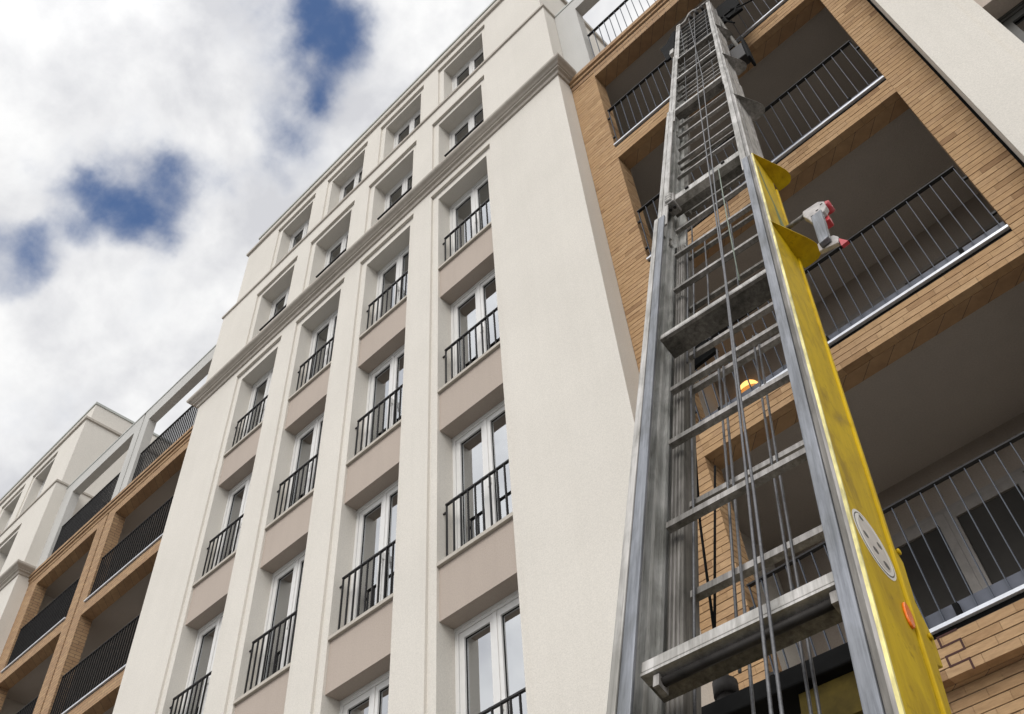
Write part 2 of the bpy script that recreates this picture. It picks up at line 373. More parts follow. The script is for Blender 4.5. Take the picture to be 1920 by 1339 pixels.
ROWS0 = [16.65, 13.703, 10.703, 7.703, 4.703]
YB = .62
def block(x0, x1, cols, rows0, t2=True, rails=True, depth=8.0, fmat='frame_white', dz=0.0):
    wall = MB()
    tiers = [dict(z0=0, z1=17.08, yp=-.08, ys=-.04, mould=16.82, rows=rows0, yw=.24, ins=0)]
    if t2:
        tiers += [dict(z0=17.08, z1=20.24, yp=-.08, ys=-.04, mould=19.70, rows=[19.57], yw=.26, ins=0),
                  dict(z0=20.24, z1=22.97, yp=.07, ys=.11, mould=22.62, rows=[22.49], yw=.37, ins=.14)]
    for T in tiers:
        a0, a1 = x0 + T['ins'], x1 - T['ins']
        edges = [a0]
        for xo in cols: edges += [xo - .145, xo + W + .13]
        edges.append(a1)
        for i in range(0, len(edges), 2):
            wall.box(edges[i], edges[i + 1], T['yp'], YB, T['z0'], T['z1'])
        for xo in cols:
            wall.box(xo - .145, xo, T['ys'], YB, T['z0'], T['mould']).box(xo + W, xo + W + .13, T['ys'], YB, T['z0'], T['mould'])
            wall.box(xo - .145, xo + W + .13, T['yp'], YB, T['mould'], T['z1'])
            wall.box(xo, xo + W, T['ys'], YB, T['rows'][0], T['mould'])
            MB().box(xo - .15, xo + W + .135, T['yp'] - .016, T['yp'] - .001, T['mould'] - .002, T['mould'] + .028).build('lintel_mould', 'trim', B)
            for i, zs in enumerate(T['rows']):
                zb = zs - 2.22 if T is not tiers[0] or i == 0 else 13.703 - 3 * (i - 1) - 2.22
                if T is tiers[0] and i == 0: zb = 16.703 - 2.22
                if T is tiers[2] if t2 else False: zb = max(zb, 20.34)
                zn = (T['rows'][i + 1] if i + 1 < len(T['rows']) else (zb - .78 if T is tiers[0] else T['z0'] - .0))
                if T is tiers[0] or zb - zn > .12:
                    MB().box(xo, xo + W, 0 + (T['ys'] + .04), YB - .002, zn, zb - .051).build('spandrel_panel', 'spandrel', B)
                MB().box(xo - .0, xo + W + .0, T['ys'] - .006, T['yw'] + .09, zb - .05, zb).build('window_sill', 'stone', B)
                window(xo, T['yw'], zb, zs, fmat)
                if rails and T is tiers[0] and i < 4:
                    railing(xo + .06, xo + W - .05, T['ys'] + .11, zb + .004, zb + .93, 'dark', .122, True, .016, .024, True, .036, .022)
                if T is not tiers[0] and T is tiers[1]:
                    MB().box(xo + .05, xo + W - .04, T['ys'] + .10, T['ys'] + .136, zb + .98, zb + 1.005).build('guard_bar', 'dark_rail', B)
        # returns
        for a, b in ((a0, a0 + .4), (a1 - .4, a1)):
            wall.box(a, b, YB, depth, T['z0'], T['z1'])
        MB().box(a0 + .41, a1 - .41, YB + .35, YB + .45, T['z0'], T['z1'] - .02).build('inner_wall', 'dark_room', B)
    if not t2: return wall.build('wall', 'plaster', B)
    i2 = .14
    wall.box(x0 + i2 + .1, x1 - i2 - .1, .2, depth - .5, 22.97, 23.76)
    wo = wall.build('wall', 'plaster', B)
    return wo
CORN = [(0, 17.04), (.035, 17.045), (.05, 17.085), (.055, 17.10), (.10, 17.115), (.105, 17.145), (.125, 17.15), (.15, 17.175), (.195, 17.20), (.215, 17.225), (.22, 17.27), (.215, 17.285), (-.02, 17.34)]
BAND = [(0, 20.18), (.012, 20.20), (.035, 20.205), (.04, 20.26), (-.16, 20.30)]
COP = [(0, 22.90), (.015, 22.915), (.055, 22.925), (.06, 23.0), (-.12, 23.03)]
TOP = [(-.01, 23.74), (.03, 23.745), (.03, 23.83), (-.4, 23.86)]
def mouldings(x0, x1):
    sweep(CORN, x0, x1, -.08, .2, .2, 'cornice', 'trim')
    sweep(BAND, x0, x1, -.08, 7.9, 7.9, 'string_course', 'trim')
    sweep(COP, x0 + .14, x1 - .14, .07, 7.9, 7.9, 'coping', 'trim')
    sweep(TOP, x0 + .24, x1 - .24, .2, 7.4, 7.4, 'parapet_coping', 'coping')
cC = [S * i for i in range(4)]
block(-1.65, 9.1, cC, ROWS0); mouldings(-1.65, 9.1)
cL = [-11.45 - W - S * i for i in range(3)]
block(-19.2, -9.65, sorted(cL), ROWS0[:3], rails=False); mouldings(-19.2, -9.65)
block(13.385, 20.2, [14.03, 14.03 + S, 14.03 + 2 * S], [ROWS0[0]] + [z_ + .12 for z_ in ROWS0[1:]], rails=False, fmat='door_dark'); mouldings(13.385, 20.2)

# ------------------------------------------------------------------ loggias
def box_part(name, m, *b, parent=None, bevel=0):
    return MB().box(*b).build(name, m, parent or B, bevel=bevel)
# far loggia on the left: two bays
def loggia_left():
    fb = MB(); xs = [(-9.65, -9.08), (-6.2, -5.84), (-5.77, -5.40), (-2.35, -1.65)]
    for a, b in xs: fb.box(a, b, .25, .53, 0, 16.84)
    fb.box(-5.84, -5.77, .30, .53, 0, 16.84)
    lv = [13.77, 10.83, 7.87, 4.87]
    for zb in lv:
        for a, b in ((-9.08, -6.2), (-5.40, -2.35)): fb.box(a, b, .25, .53, zb, zb + .30)
    fb.box(-9.08, -6.2, .25, .53, 16.60, 16.84).box(-5.4, -2.35, .25, .53, 16.60, 16.84)
    fb.build('brick_frame', 'far_brick', B)
    led = MB(); led.prism([(.53, 16.84), (.235, 16.84), (.235, 16.93), (.20, 16.945), (.20, 17.02), (.17, 17.035), (.17, 17.12), (.53, 17.125)], 0, -9.65, -1.65)
    led.build('brick_ledge', 'far_brick', B)
    for zb in lv:
        for a, b in ((-9.08, -6.2), (-5.40, -2.35)):
            box_part('drip_strip', 'drip', a, b, .215, .30, zb + .325, zb + .36)
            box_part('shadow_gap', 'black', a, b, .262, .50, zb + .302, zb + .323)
            railing(a + .04, b - .04, .30, zb + .362, zb + 1.5, 'dark', .105, False, .013, .030)
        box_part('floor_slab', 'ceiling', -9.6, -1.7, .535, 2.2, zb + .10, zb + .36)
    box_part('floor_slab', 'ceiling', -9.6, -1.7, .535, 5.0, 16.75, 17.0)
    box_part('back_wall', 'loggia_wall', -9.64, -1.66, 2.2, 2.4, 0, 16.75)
    # white terrace frame
    wf = MB()
    for a, b in ((-9.65, -9.06), (-5.96, -5.63), (-5.57, -5.25), (-2.2, -1.65)): wf.box(a, b, .25, .47, 17.126, 20.1)
    wf.box(-5.63, -5.57, .29, .47, 17.126, 20.1)
    for a, b in ((-9.06, -5.96), (-5.25, -2.2)): wf.box(a, b, .25, .47, 19.64, 20.1)
    wf.build('terrace_frame', 'white_plaster', B)
    box_part('frame_coping', 'coping', -9.648, -1.652, .235, .49, 20.102, 20.15)
    for a, b in ((-9.02, -6.0), (-5.21, -2.3)):
        railing(a, b, .33, 17.13, 18.42, 'dark', .105, False, .013, .030)
loggia_left()

# right loggia: brick by brick
XL0, XL1, XR0, XR1 = 9.105, 9.60, 12.97, 13.355
CH = .075
bricks = []          # (parent key, x0,x1,y0,y1,z0,z1)
def course_run(key, u0, u1, z, stagger, axis='x', face=.25, dep=.10, bl=.27, jo=.008):
    u = u0 - (stagger * bl); carry = None
    while u < u1 - .001:
        a, b = max(u, u0), min(u + bl, u1)
        if 0 < u1 - b < .045: b = u1; u = u1
        if b - a < .045 and a <= u0 + .001: carry = u0; u += bl; continue
        if carry is not None: a = carry; carry = None
        if b - a > .03:
            j = random.uniform(-.0015, .0015)
            a2 = a + (.0012 if a > u0 + .001 else 0); b2 = b - (.0012 if b < u1 - .001 else 0)
            if axis == 'x': bricks.append((key, a2, b2, face + j, face + dep, z + jo / 2, z + CH - jo / 2))
            else: bricks.append((key, face - dep, face + j, a2, b2, z + jo / 2, z + CH - jo / 2))
        u += bl
ZB0 = 4.9
nz0 = int(round((ZB0 - 3.4) / CH))
parts_b = {}
pier_core = MB().box(XL0 + .0, XL1 - .008, .259, .527, 0, 16.84)
parts_b['L'] = pier_core.build('brick_pier', 'mortar', B)
parts_b['R'] = MB().box(XR0 + .002, XR1, .259, .527, 0, 16.84).build('brick_pier', 'mortar', B)
box_part('pier_return', 'far_brick', XR0 - .0005, XR0 + .0015, .352, .53, 0, 16.84)
k = 0; z = ZB0 - nz0 * CH
while z + CH <= 16.845:
    st = [0, .5, .25, .75][k % 4]
    course_run('L', XL0, XL1, z, st)
    course_run('L', .352, .53, z, [.35, .85][k % 2], 'y', XL1, .10)
    course_run('R', XR0, XR1, z, [.4, .9, .15, .6][k % 4])
    k += 1; z += CH
LV = [13.9, 10.92, 7.9, 4.9]
for i, zb in enumerate(LV):
    key = 'B%d' % i
    parts_b[key] = MB().box(XL1 + .001, XR0 - .001, .259, .527, zb + .006, zb + .302).build('brick_beam', 'mortar', B)
    box_part('beam_soffit', 'far_brick', XL1 + .001, XR0 - .001, .352, .53, zb, zb + .0055)
    for c in range(4):
        course_run(key, XL1 + .002, XR0 - .002, zb + c * CH, [.2, .7, .45, .95][c], 'x', .25, .10)
# ground-floor brick wall under the lowest beam, set back a little
parts_b['W'] = MB().box(XL1 + .001, XR0 - .001, .409, .6, 0, 4.9).build('brick_wall', 'mortar', B)
for c in range(14):
    course_run('W', XL1 + .002, XR0 - .002, 4.9 - (c + 1) * CH - .001, [.1, .6][c % 2], 'x', .40, .10)
def bkey(b):
    c = Vector(((b[1] + b[2]) / 2, (b[3] + b[4]) / 2, (b[5] + b[6]) / 2)); return (c - CAM).length + (50 if b[0] == 'W' and c.x < 10.6 else 0) + (3 if b[2] - b[1] < .12 and b[4] - b[3] < .12 else 0)
# what the photograph shows largest: the low bricks
vis = [b for b in bricks if not (b[5] < 4.2) and not (b[0] == 'R' and b[5] < 7.2) and not (b[0] == 'L' and b[6] < 4.7)]
vis.sort(key=bkey)
near = vis[:298]; nearset = set(id(b) for b in near)
ub = unit('brick', 'brick')
for kx, x0, x1, y0, y1, z0, z1 in near:
    inst('brick', ub, parts_b[kx], ((x0 + x1) / 2, (y0 + y1) / 2, (z0 + z1) / 2), (x1 - x0, y1 - y0, z1 - z0))
rest = MB()
for b in bricks:
    if id(b) not in nearset: rest.box(*b[1:])
tag(rest.build('brick_courses', 'brick', B), kind='stuff')
# moulded ledge on top of the brick frame
led = MB(); led.prism([(.53, 16.845), (.245, 16.845), (.245, 16.95), (.215, 16.965), (.215, 17.03), (.18, 17.045), (.18, 17.15), (.53, 17.155)], 0, XL0, XR1)
led.build('brick_ledge', 'far_brick', B)
box_part('brick_beam', 'far_brick', XL1, XR0, .25, .53, 16.70, 16.844)
for i, zb in enumerate(LV):
    zt = zb + .37
    box_part('drip_strip', 'drip', XL1 + .0, XR0 - .004, .222, .262, zt - .028, zt)
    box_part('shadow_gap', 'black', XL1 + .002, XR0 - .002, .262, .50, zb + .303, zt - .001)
    box_part('slab_edge', 'plinth', XL1 + .01, XR0 - .012, .305, .335, zt + .001, zt + .145)
    railing(XL1 + .05, XR0 - .05, .278, zt + .002, zt + 1.10, 'galv', .125, True, .0065, .024, False, .046, .016)
    for bx in (XL1 + .3, XL1 + 1.55, XR0 - .42):
        box_part('railing_bracket', 'black', bx - .02, bx + .02, .262, .304, zt + .03, zt + .12)
    for zz in (zt + .25, zt + .86):
        box_part('railing_fixing', 'dark_rail', XL1 - .0, XL1 + .045, .265, .292, zz, zz + .025); box_part('railing_fixing', 'dark_rail', XR0 - .045, XR0, .265, .292, zz, zz + .025)
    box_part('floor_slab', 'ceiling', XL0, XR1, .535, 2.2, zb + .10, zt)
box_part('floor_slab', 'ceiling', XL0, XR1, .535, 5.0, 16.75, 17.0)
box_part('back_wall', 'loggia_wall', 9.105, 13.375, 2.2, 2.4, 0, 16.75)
railing(XL1 + .05, XR0 + .3, .36, 17.16, 18.55, 'galv', .125, True, .008, .024, False, .046, .02)
box_part('bottom_rail', 'dark_rail', XL1 + .16, XR0 + .3, .345, .375, 17.28, 17.33)
wf = MB().box(XL0, XL1, .25, .47, 17.156, 20.2).box(XR0 + .2, XR1, .25, .47, 17.156, 20.2).box(XL1, XR0 + .2, .25, .47, 19.78, 20.2)
wf.build('terrace_frame', 'white_plaster', B)
box_part('frame_coping', 'coping', XL0 + .002, XR1 - .002, .235, .49, 20.202, 20.25)
# movement joint: a toothed dark line in the lowest beam and one straight joint beside the right block
box_part('movement_joint', 'black', 13.356, 13.384, .27, .5, 0, 16.84)
tj = MB()
TJ = [(11.085, 5.2), (10.945, 5.2), (10.945, 5.125), (11.085, 5.125), (11.085, 5.05), (10.945, 5.05), (10.945, 4.975), (11.085, 4.975), (11.085, 4.9)]
for (xa, za), (xb, zb_) in zip(TJ, TJ[1:]):
    tj.box(min(xa, xb) - .008, max(xa, xb) + .008, .2455 + random.uniform(0, .0009), .2485, min(za, zb_) - .007, max(za, zb_) + .007)
tj.build('toothed_joint', 'joint', B)

# glazed doors at the back of the lowest visible loggia
def door(x0, x1, z0, z1):
    f = MB()
    f.box(x0, x0 + .09, 2.12, 2.195, z0, z1).box(x1 - .09, x1, 2.12, 2.195, z0, z1).box(x0 + .09, x1 - .09, 2.12, 2.195, z1 - .10, z1).box(x0 + .09, x1 - .09, 2.12, 2.195, z0, z0 + .12)
    o = f.build('balcony_door', 'door_frame', B)
    MB().box(x0 + .09, x1 - .09, 2.15, 2.165, z0 + .12, z1 - .10).build('pane', 'dark_room', o)
for zb in (4.9, 7.9, 10.92, 13.9):
    zt = zb + .37
    door(10.20, 10.98, zt + .001, zt + 2.10); door(10.982, 11.80, zt + .001, zt + 2.10)
    box_part('door_head', 'door_frame', 10.15, 13.0, 2.16, 2.196, zt + 2.12, zt + 2.17)

# remaining far balusters, too small to pick apart
tag(bar_stuff.build('railing_bars', 'dark_rail', B), kind='stuff')

# lit wall lamp inside the loggia
lampo = MB(); seg = 14; rad = .155
cx_, cy_, cz_ = 9.53, 2.19, 10.33
for i in range(8):
    a = math.pi / 2 * i / 7
    for k2 in range(seg + 1):
        b = math.pi * k2 / seg
        r_ = rad * math.cos(a)
        lampo.v.append((cx_ + r_ * math.cos(b), cy_ - r_ * math.sin(b) * .8, cz_ + rad * 1.1 * math.sin(a)))
for i in range(7):
    for k2 in range(seg):
        lampo.f.append((i * (seg + 1) + k2, i * (seg + 1) + k2 + 1, (i + 1) * (seg + 1) + k2 + 1, (i + 1) * (seg + 1) + k2))
le = empty('wall_lamp', (0, 0, 0)); tag(le, 'glowing amber dome lamp on the loggia back wall behind the lift mast', 'lamp')
lampo.build('lamp_shade', 'lamp', le, smooth=True)
MB().box(cx_ - .18, cx_ + .18, 2.16, 2.199, cz_ - .04, cz_ - .002).build('lamp_base', 'steel_dark', le)

# ------------------------------------------------------------------ the ladder lift
P0 = Vector((11.234467, -0.1, 15.30769)); e1 = Vector((0.997564, 0.069756, 0)); d2 = Vector((-0.023435, 0.335136, 0.941878)); n3 = e1.cross(d2)
TB = -15.45
L = empty('ladder_lift')
L.matrix_world = Matrix.Translation(P0 + d2 * TB) @ Matrix((e1, d2, n3)).transposed().to_4x4()
tag(L, 'tall extended aluminium ladder lift with yellow painted side leaning to the loggia', 'ladder lift')
T = lambda t: t - TB
def lbox(mb, s0, s1, t0, t1, n0, n1): return mb.box(s0, s1, T(t0), T(t1), n0, n1)
# telescopic sections: t range, inset, depth
SECT = [(-15.4, -9.745, 0.0, .0), (-9.9, -6.62, .012, -.012), (-7.1, -3.25, .022, -.022), (-3.6, 0.0, .030, -.03)]
WID = .635
for i, (t0, t1, ins, nf) in enumerate(SECT):
    dp = .215 - .012 * i
    a, b = ins, WID - ins
    # left rail
    lr = MB(); lbox(lr, a, a + .010, t0, t1, nf - dp, nf - .003); lbox(lr, a + .0102, a + .060, t0, t1, nf - dp, nf - dp + .010)
    lo = lr.build('rail', 'alu_web', L)
    fl = MB(); lbox(fl, a - .004, a + .022, t0, t1, nf - .012, nf); fl.build('rail_edge', 'alu_light', lo, bevel=.003)
    fl = MB(); lbox(fl, a + .0225, a + .061, t0, t1, nf - .016, nf - .004); fl.build('flange', 'alu_blue' if i == 0 else 'alu_light', lo, bevel=.003)
    gr = MB(); lbox(gr, a + .0105, a + .030, t0, t1, nf - .10, nf - .085); lbox(gr, a + .0105, a + .024, t0, t1, nf - .165, nf - .150); gr.build('web_rib', 'alu_web', lo)
    # right rail
    rr = MB(); lbox(rr, b - .010, b, t0, t1, nf - dp, nf - .003); lbox(rr, b - .060, b - .0102, t0, t1, nf - dp, nf - dp + .010)
    ro = rr.build('rail', 'alu_light' if i else 'alu', L)
    fl = MB(); lbox(fl, b - .062, b - .026, t0, t1, nf - .014, nf); fl.build('flange', 'alu_blue' if i == 0 else 'alu_light', ro, bevel=.003)
    fl = MB(); lbox(fl, b - .0255, b - .001, t0, t1, nf - .016, nf - .005); fl.build('rail_edge', 'alu_dark' if i == 0 else 'alu', ro, bevel=.002)
    if i:
        gr = MB(); lbox(gr, b + .0002, b + .006, t0, t1, nf - .055, nf - .04); lbox(gr, b + .0002, b + .006, t0, t1, nf - dp, nf - dp + .02); gr.build('web_rib', 'alu', ro)
# nested inner rail that shows behind the base section
for a, b in ((.030, .082), (WID - .082, WID - .030)):
    nr = MB(); lbox(nr, a, b, -15.2, -9.9, -.25, -.17)
    no = nr.build('inner_rail', 'alu_dark', L, bevel=.004)
    g2 = MB()
    for q in (.012, .026, .040): lbox(g2, a + q - .003, a + q + .003, -15.2, -9.9, -.170, -.1655)
    g2.build('guide_groove', 'alu', no)

# yellow side plate on the base section, with fold and flange
yp = MB(); lbox(yp, WID + .0005, WID + .006, -15.4, -9.76, -.205, -.008)
yo = yp.build('side_plate', 'yellow', L, bevel=.002)
ye = MB(); lbox(ye, WID - .0005, WID + .0075, -15.4, -9.755, -.0075, -.0005); ye.build('worn_edge', 'yellow_edge', yo)
yf = MB(); lbox(yf, WID + .0005, WID + .014, -15.4, -9.9, -.222, -.2055); yf.build('fold', 'yellow', yo, bevel=.003)
fl2 = [(-15.4, -.2225), (-13.02, -.2225), (-13.05, -.262), (-13.2, -.255), (-13.28, -.30), (-13.36, -.30), (-13.385, -.265), (-13.55, -.25), (-15.4, -.25)]
MB().prism([(T(t), q) for t, q in fl2], 0, WID + .0006, WID + .011).build('flange_plate', 'yellow', yo, bevel=.002)
for t, q in ((-13.30, -.268), (-13.62, -.232), (-13.03, -.243)):
    MB().tube([(WID + .011, T(t), q), (WID + .018, T(t), q)], .009, 8).build('bolt', 'yellow', yo, bevel=.003)
# round sticker: white disc, dark ring, grey centre with five dark drops
bt_, bn_ = -13.155, -.104
def disc(r, x0, x1, m, name, cen=(bt_, bn_), sx=1, ang=0, seg=36, par=None):
    pts = []
    for k2 in range(seg):
        a = 2 * math.pi * k2 / seg; u, v = r * sx * math.cos(a), r * math.sin(a)
        pts.append((T(cen[0]) + u * math.cos(ang) - v * math.sin(ang), cen[1] + u * math.sin(ang) + v * math.cos(ang)))
    return MB().prism(pts, 0, x0, x1).build(name, m, par or L)
X0 = WID + .0062
st_ = disc(.088, X0, X0 + .0006, 'sticker_white', 'round_sticker')
disc(.081, X0 + .0007, X0 + .0010, 'sticker_dark', 'sticker_ring', par=st_); disc(.0775, X0 + .0011, X0 + .0014, 'sticker_white', 'sticker_field', par=st_)
disc(.062, X0 + .0015, X0 + .0018, 'sticker_grey', 'sticker_centre', sx=1.12, ang=.5, par=st_)
for (t, q, r_) in ((-13.105, -.062, .0075), (-13.165, -.064, .0085), (-13.182, -.100, .009), (-13.130, -.132, .0085), (-13.190, -.142, .010)):
    disc(r_, X0 + .0019, X0 + .0022, 'sticker_dark', 'sticker_mark', (t, q), 1.5, 1.9, 14, par=st_)
MB().prism([(T(-13.315) + .038 * math.cos(2 * math.pi * k2 / 20), -.182 + .018 * math.sin(2 * math.pi * k2 / 20)) for k2 in range(20)], 0, X0, X0 + .006).build('side_reflector', 'orange', L, bevel=.002)
# green smear of paint near the top of the yellow plate
gm = MB(); pth = [(-9.95, -.03, .008), (-10.12, -.05, .012), (-10.3, -.075, .014), (-10.45, -.115, .012), (-10.6, -.13, .022), (-10.8, -.15, .03), (-10.95, -.16, .014)]
for i in range(len(pth) - 1):
    (ta, qa, wa), (tb, qb, wb) = pth[i], pth[i + 1]
    b0 = len(gm.v); gm.v += [(X0 + .0004, T(ta), qa - wa), (X0 + .0004, T(ta), qa + wa), (X0 + .0004, T(tb), qb + wb), (X0 + .0004, T(tb), qb - wb)]; gm.f.append((b0, b0 + 1, b0 + 2, b0 + 3))
gm.build('paint_smear', 'green_mark', L)
# fins: stiffening plates that stand out from the right rail
def fin(t, m, s0=WID, scale=1.0, drop=0.0):
    pts = [(s0, 0.002)]
    tip = [(.080, -.155), (.092, -.185), (.096, -.205), (.094, -.228), (.084, -.246), (.066, -.258), (.03, -.262), (0, -.262)]
    pts += [(s0 + x * scale, q) for x, q in tip]
    o = MB(); b = len(o.v)
    th_ = .006
    for dt in (0, th_):
        for s_, q in pts: o.v.append((s_ + .0062, T(t) + dt, q))
    n = len(pts); o.f.append(tuple(range(n))); o.f.append(tuple(range(n, 2 * n))[::-1])
    for i in range(n): o.f.append((i, n + i, n + (i + 1) % n, (i + 1) % n))
    return o.build('stiffener_fin', m, L)
fin(-9.765, 'yellow', scale=1.0); fin(-11.0, 'yellow', scale=1.05)
fin(-7.87, 'alu', s0=WID - .02, scale=1.25); fin(-5.74, 'alu', s0=WID - .03, scale=1.25); fin(-3.3, 'alu', s0=WID - .03, scale=1.0)

# rungs
rung = MB().box(0, WID - .115, -.014, .014, -.012, .012).mesh('rung', 'alu')
rung_b = MB().box(0, WID - .15, -.013, .013, -.011, .011).mesh('rung', 'alu_dark')
skip = [-13.28, -11.38, -9.45, -6.65]
for t in (-14.1, -13.68, -12.62, -12.13, -11.73, -10.68, -10.18, -9.76, -8.58, -8.16, -7.75, -7.32, -6.91):
    inst('rung', rung, L, (.0575, T(t), -.128))
tt = -6.3
while tt < -.2:
    inst('rung', rung, L, (.0575, T(tt), -.092)); tt += .405
for t in (-12.86, -12.42, -11.62, -11.30, -11.12, -10.93, -10.78, -10.42, -10.05, -9.2, -8.9):
    inst('rung', rung_b if t > -11 else rung, L, (.075 if t > -11 else .058, T(t), -.215))
rung_c = MB().box(0, WID - .15, -.020, .020, -.008, .008).mesh('rung', 'alu')
for j, t in enumerate((-8.35, -7.1, -6.45, -6.05, -5.85, -5.6, -5.4, -5.2, -4.75, -4.5, -4.3, -4.1, -3.9, -3.45, -3.2, -2.9, -2.6)):
    inst('rung', rung_c if j % 2 else rung_b, L, (.075, T(t), -.16 if j % 3 else -.135))
for a_, b_ in ((.075, .11), (WID - .11, WID - .075)):
    nr = MB(); lbox(nr, a_, b_, -9.3, -.4, -.21, -.175); nr.build('inner_rail', 'alu_dark', L, bevel=.004)
# heavy cross members where sections end
def cross(t, dn=.2, light=.012, lip=.045):
    c = MB(); lbox(c, .0625, WID - .0625, t, t + lip, -.046, -.030)           # front lip
    o = c.build('cross_member', 'alu_light', L, bevel=.003)
    u = MB(); lbox(u, .0615, WID - .0615, t - .010, t - .001, -.031 - light, -.031); u.build('bottom_plate', 'alu_light' if light > .02 else 'alu', o)
    u = MB(); lbox(u, .0615, WID - .0615, t - .009, t - .001, -.03 - dn, -.0315 - light); u.build('rear_plate', 'alu_dark', o)
    u = MB(); lbox(u, .0625, WID - .0625, t + lip * .4, t + lip * 1.5, -.085, -.072); u.build('rear_lip', 'alu', o, bevel=.003)
    return o
c1 = cross(-13.31, .095, .035, lip=.034)
MB().tube([(.10, T(-13.335), -.060), (WID - .08, T(-13.335), -.060)], .012, 10).build('roller_tube', 'steel_dark', c1, smooth=True)
for s_ in (.10, WID - .085):
    k2 = MB(); lbox(k2, s_ - .008, s_ + .008, -13.36, -13.325, -.078, -.04); k2.build('tube_bracket', 'alu', c1)
c2 = cross(-11.42, .105, .015, lip=.03)
c3 = cross(-9.47, .10, .05, lip=.09)
for s_ in (.20, .45): MB().tube([(s_, T(-9.42), -.031), (s_, T(-9.42), -.018)], .013, 8).build('bolt', 'steel_dark', c3)
rb = MB(); lbox(rb, .05, .115, -9.53, -9.36, -.10, -.012); ro_ = rb.build('roller_block', 'alu', L, bevel=.006)
for t, q in ((-9.50, -.01), (-9.45, -.01), (-9.40, -.01)):
    MB().tube([(.062, T(t), q), (.103, T(t), q)], .016, 8).build('roller', 'alu_light', ro_, smooth=True)
for s_ in (.07, .10): MB().tube([(s_, T(-9.555), -.05), (s_, T(-9.53), -.05)], .011, 6).build('bolt', 'steel_dark', ro_)
c4 = cross(-6.67, .09, .035, lip=.06); c5 = cross(-5.02, .08, .03, lip=.05); cross(-3.62, .09, lip=.04)
# cables and cords
def cable(pts, r, m='cable', name='cable'):
    return MB().tube([(s_, T(t), q) for s_, t, q in pts], r, 6).build(name, m, L, smooth=True)
cable([(.404, -15.3, .012), (.408, -12.9, .012), (.407, -11.3, .012), (.386, -10.1, .012), (.342, -7.1, .012), (.340, -4, .0), (.345, -.3, -.02)], .0042)
cable([(.438, -15.3, .012), (.424, -12.9, .012), (.415, -12.3, .012), (.405, -10.4, .012), (.398, -7.3, .012), (.389, -6.2, .0), (.25, -.4, -.02)], .0042)
cable([(.432, -9.6, .0), (.445, -10.6, 0), (.456, -11.40, -.01)], .0034, 'cord_green')
for s_ in (.386, .405): cable([(s_, -15.2, -.20), (s_ - .003, -12.4, -.20), (s_, -11.5, -.20)], .0042)
for s_, a, b in ((.228, -13.25, -11.45), (.10, -13.6, -11.43), (.25, -15.2, -11.6), (.085, -11.4, -9.5), (.12, -11.4, -9.5), (.20, -11.3, -9.9), (.36, -11.0, -9.6)):
    cable([(s_, a, -.19), (s_ + .004, (a + b) / 2, -.192), (s_, b, -.19)], .0046, 'cable')
cable([(.10, -.5, -.03), (.15, -3.0, -.06), (.18, -6.6, -.06)], .003); cable([(.50, -.6, -.05), (.47, -3.5, -.08), (.46, -6.6, -.08)], .003)
for pts in ([(.023, -12.30, -.35), (.061, -12.85, -.35)], [(.092, -12.0, -.35), (.063, -12.85, -.35)], [(.0, -11.3, -.34), (.023, -12.30, -.35)]):
    cable(pts, .0045, 'black', 'cord')
# head of the mast: curved guard, pulleys, carriage
arch = [(.05, -.19, -.04), (.10, -.26, -.04), (.17, -.18, -.04), (.21, .10, -.04), (.25, .42, -.04), (.31, .55, -.05), (.40, .40, -.06), (.50, .30, -.05), (.585, .15, -.04)]
MB().tube([(s_, T(t), q) for s_, t, q in arch], .016, 8).build('head_guard', 'alu', L, smooth=True)
hp = MB(); lbox(hp, .05, .585, -.02, .06, -.16, -.11); hp.build('head_plate', 'steel_dark', L)
for s_ in (.26, .36, .46): MB().tube([(s_ - .02, T(.1), -.09), (s_ + .02, T(.1), -.09)], .07, 14).build('pulley', 'steel_dark', L, smooth=True)
cg = MB(); lbox(cg, -.20, .93, -1.15, .3, -.235, -.215); cgo = cg.build('carriage', 'black', L)
q = MB(); lbox(q, .0, .62, -3.1, .30, -.262, -.2365); q.build('carriage_frame', 'black', cgo)
q = MB(); lbox(q, .625, .93, -1.6, .6, -.27, -.2365); q.build('carriage_box', 'black', cgo)
q = MB(); q.prism([(-.30, T(-.61)), (-.19, T(-.5)), (-.11, T(.36)), (-.05, T(.36)), (-.05, T(-2.3)), (-.15, T(-2.34)), (-.24, T(-1.2))], 2, -.13, -.10); q.build('carriage_flap', 'black', cgo)
for pts in ([(.66, -1.3, -.2), (.74, -2.0, -.2), (.82, -1.9, -.2), (.88, -1.3, -.2)], [(.80, -1.2, -.2), (.95, -1.7, -.2), (1.12, -2.0, -.2)], [(.68, -1.4, -.18), (.70, -2.2, -.18), (.78, -2.9, -.18)]):
    MB().tube([(a, T(b), c) for a, b, c in pts], .012, 6).build('strap', 'black', cgo, smooth=True)
# side arm with roller block
sa = MB().tube([(.60, T(-.9), -.22), (.66, T(-3.0), -.24), (.72, T(-4.7), -.25)], .022, 8); sao = sa.build('support_arm', 'alu_dark', L, smooth=True)
q = MB(); lbox(q, .63, .77, -5.5, -4.7, -.27, -.17); q.build('arm_block', 'steel_dark', sao, bevel=.01)
q = MB(); lbox(q, .772, .80, -5.75, -4.35, -.285, -.165); q.build('arm_pad', 'black', sao, bevel=.012)
q = MB(); lbox(q, -.07, -.012, -2.45, -2.1, -.12, -.05); q.build('catch', 'alu_light', L, bevel=.008)
q = MB(); q.prism([(.02, T(-11.02)), (.10, T(-10.98)), (.165, T(-11.17)), (.055, T(-11.20)), (.0, T(-11.24))], 2, -.315, -.30); q.build('guard_plate', 'black', L)
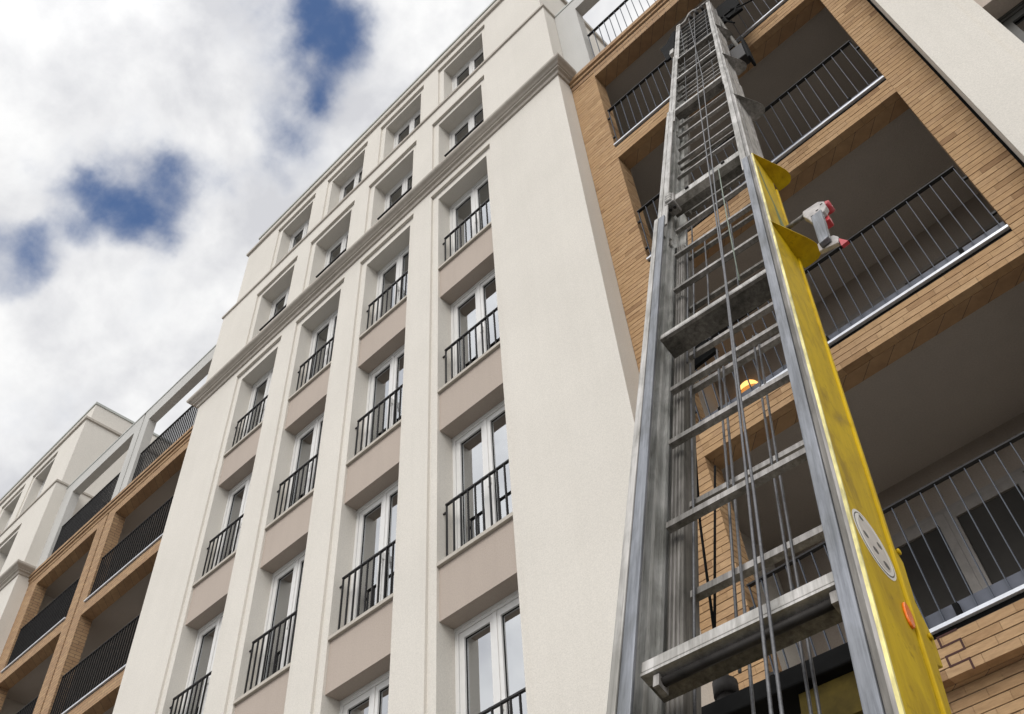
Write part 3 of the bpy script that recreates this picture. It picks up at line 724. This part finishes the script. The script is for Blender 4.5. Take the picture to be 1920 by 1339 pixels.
# red and white pulley hook on its rod
hk = MB().tube([(.645, T(-10.84), -.12), (.76, T(-10.82), -.12)], .012, 8).build('hook_rod', 'alu_dark', L, smooth=True)
q = MB(); q.prism([(.748, T(-10.865)), (.752, T(-10.80)), (.83, T(-10.80)), (.853, T(-10.84)), (.853, T(-10.915)), (.838, T(-10.95)), (.772, T(-10.99)), (.764, T(-10.93))], 2, -.135, -.105); q.build('hook_body', 'hook_white', hk, bevel=.005)
q = MB(); lbox(q, .772, .84, -10.99, -10.90, -.175, -.136); q.build('hook_cheek', 'red', hk, bevel=.004)
q = MB(); q.tube([(.853, T(-10.86), -.16), (.853, T(-10.86), -.11)], .020, 14); q.build('hook_roller', 'red', hk, smooth=True)
for s_, t in ((.785, -10.93), (.812, -10.90), (.838, -10.86), (.795, -10.96)):
    q = MB(); lbox(q, s_ - .006, s_ + .006, t - .004, t + .004, -.1055, -.1035); q.build('slot', 'black', hk)
q = MB(); q.prism([(.778, T(-10.95)), (.83, T(-10.93)), (.815, T(-11.27)), (.770, T(-11.29))], 2, -.125, -.098); q.build('hook_arm', 'alu_blue', hk, bevel=.004)
q = MB(); q.prism([(.756, T(-11.20)), (.775, T(-11.18)), (.828, T(-11.21)), (.842, T(-11.25)), (.834, T(-11.31)), (.754, T(-11.28))], 2, -.148, -.128); q.build('hook_foot', 'hook_white', hk, bevel=.004)
q = MB(); q.prism([(.838, T(-11.25)), (.868, T(-11.335)), (.838, T(-11.345))], 2, -.15, -.135); q.build('hook_flag', 'red', hk)

# tilting frame behind the mast and the trailer it stands on
q = MB(); lbox(q, -.22, .43, -13.00, -12.93, -.60, -.50); tf = q.build('tilt_beam', 'black', L, bevel=.006)
q = MB(); lbox(q, .20, .43, -13.14, -13.005, -.585, -.53); q.build('tilt_bracket', 'yellow_shaded', tf)
MB().tube([(-.022, T(-12.86), -.53), (-.02, T(-12.74), -.505)], .014, 10).build('piston_rod', 'alu_dark', tf, smooth=True)
cy = MB().tube([(-.03, T(-14.9), -.95), (-.022, T(-12.87), -.53)], .030, 14).build('hydraulic_cylinder', 'steel_dark', tf, smooth=True)
MB().tube([(-.0225, T(-12.90), -.535), (-.022, T(-12.85), -.527)], .037, 14).build('cylinder_collar', 'steel_dark', tf, smooth=True)
Li = L.matrix_world.inverted()
def wbox(name, m, c, h, par):
    mb = MB(); x, y, z = c; a, b, d = h; mb.box(x - a, x + a, y - b, y + b, z - d, z + d)
    mb.v = [tuple(Li @ Vector(v)) for v in mb.v]
    return mb.build(name, m, par)
def wtube(name, m, path, r, par, seg=20):
    mb = MB().tube(path, r, seg); mb.v = [tuple(Li @ Vector(v)) for v in mb.v]; return mb.build(name, m, par, smooth=False)
ch = wbox('trailer_chassis', 'yellow', (11.75, -5.0, .62), (.42, 1.3, .07), L)
wtube('axle', 'steel_dark', [(10.95, -4.9, .33), (12.55, -4.9, .33)], .035, ch, 10)
for x in (10.98, 12.36):
    wtube('wheel', 'black', [(x, -4.9, .33), (x + .16, -4.9, .33)], .325, ch, 28)
for x in (11.0, 12.5):
    for y in (-6.2, -3.8):
        wbox('outrigger', 'alu_dark', (x, y, .30), (.04, .04, .29), ch); wbox('foot_pad', 'steel_dark', (x, y, .02), (.12, .12, .014), ch)
    wbox('outrigger_arm', 'alu_dark', ((x + 11.75) / 2, -6.2, .62), (abs(x - 11.75) / 2, .04, .04), ch); wbox('outrigger_arm', 'alu_dark', ((x + 11.75) / 2, -3.8, .62), (abs(x - 11.75) / 2, .04, .04), ch)
print('balusters', BAR_N[0], 'bricks', len(bricks))
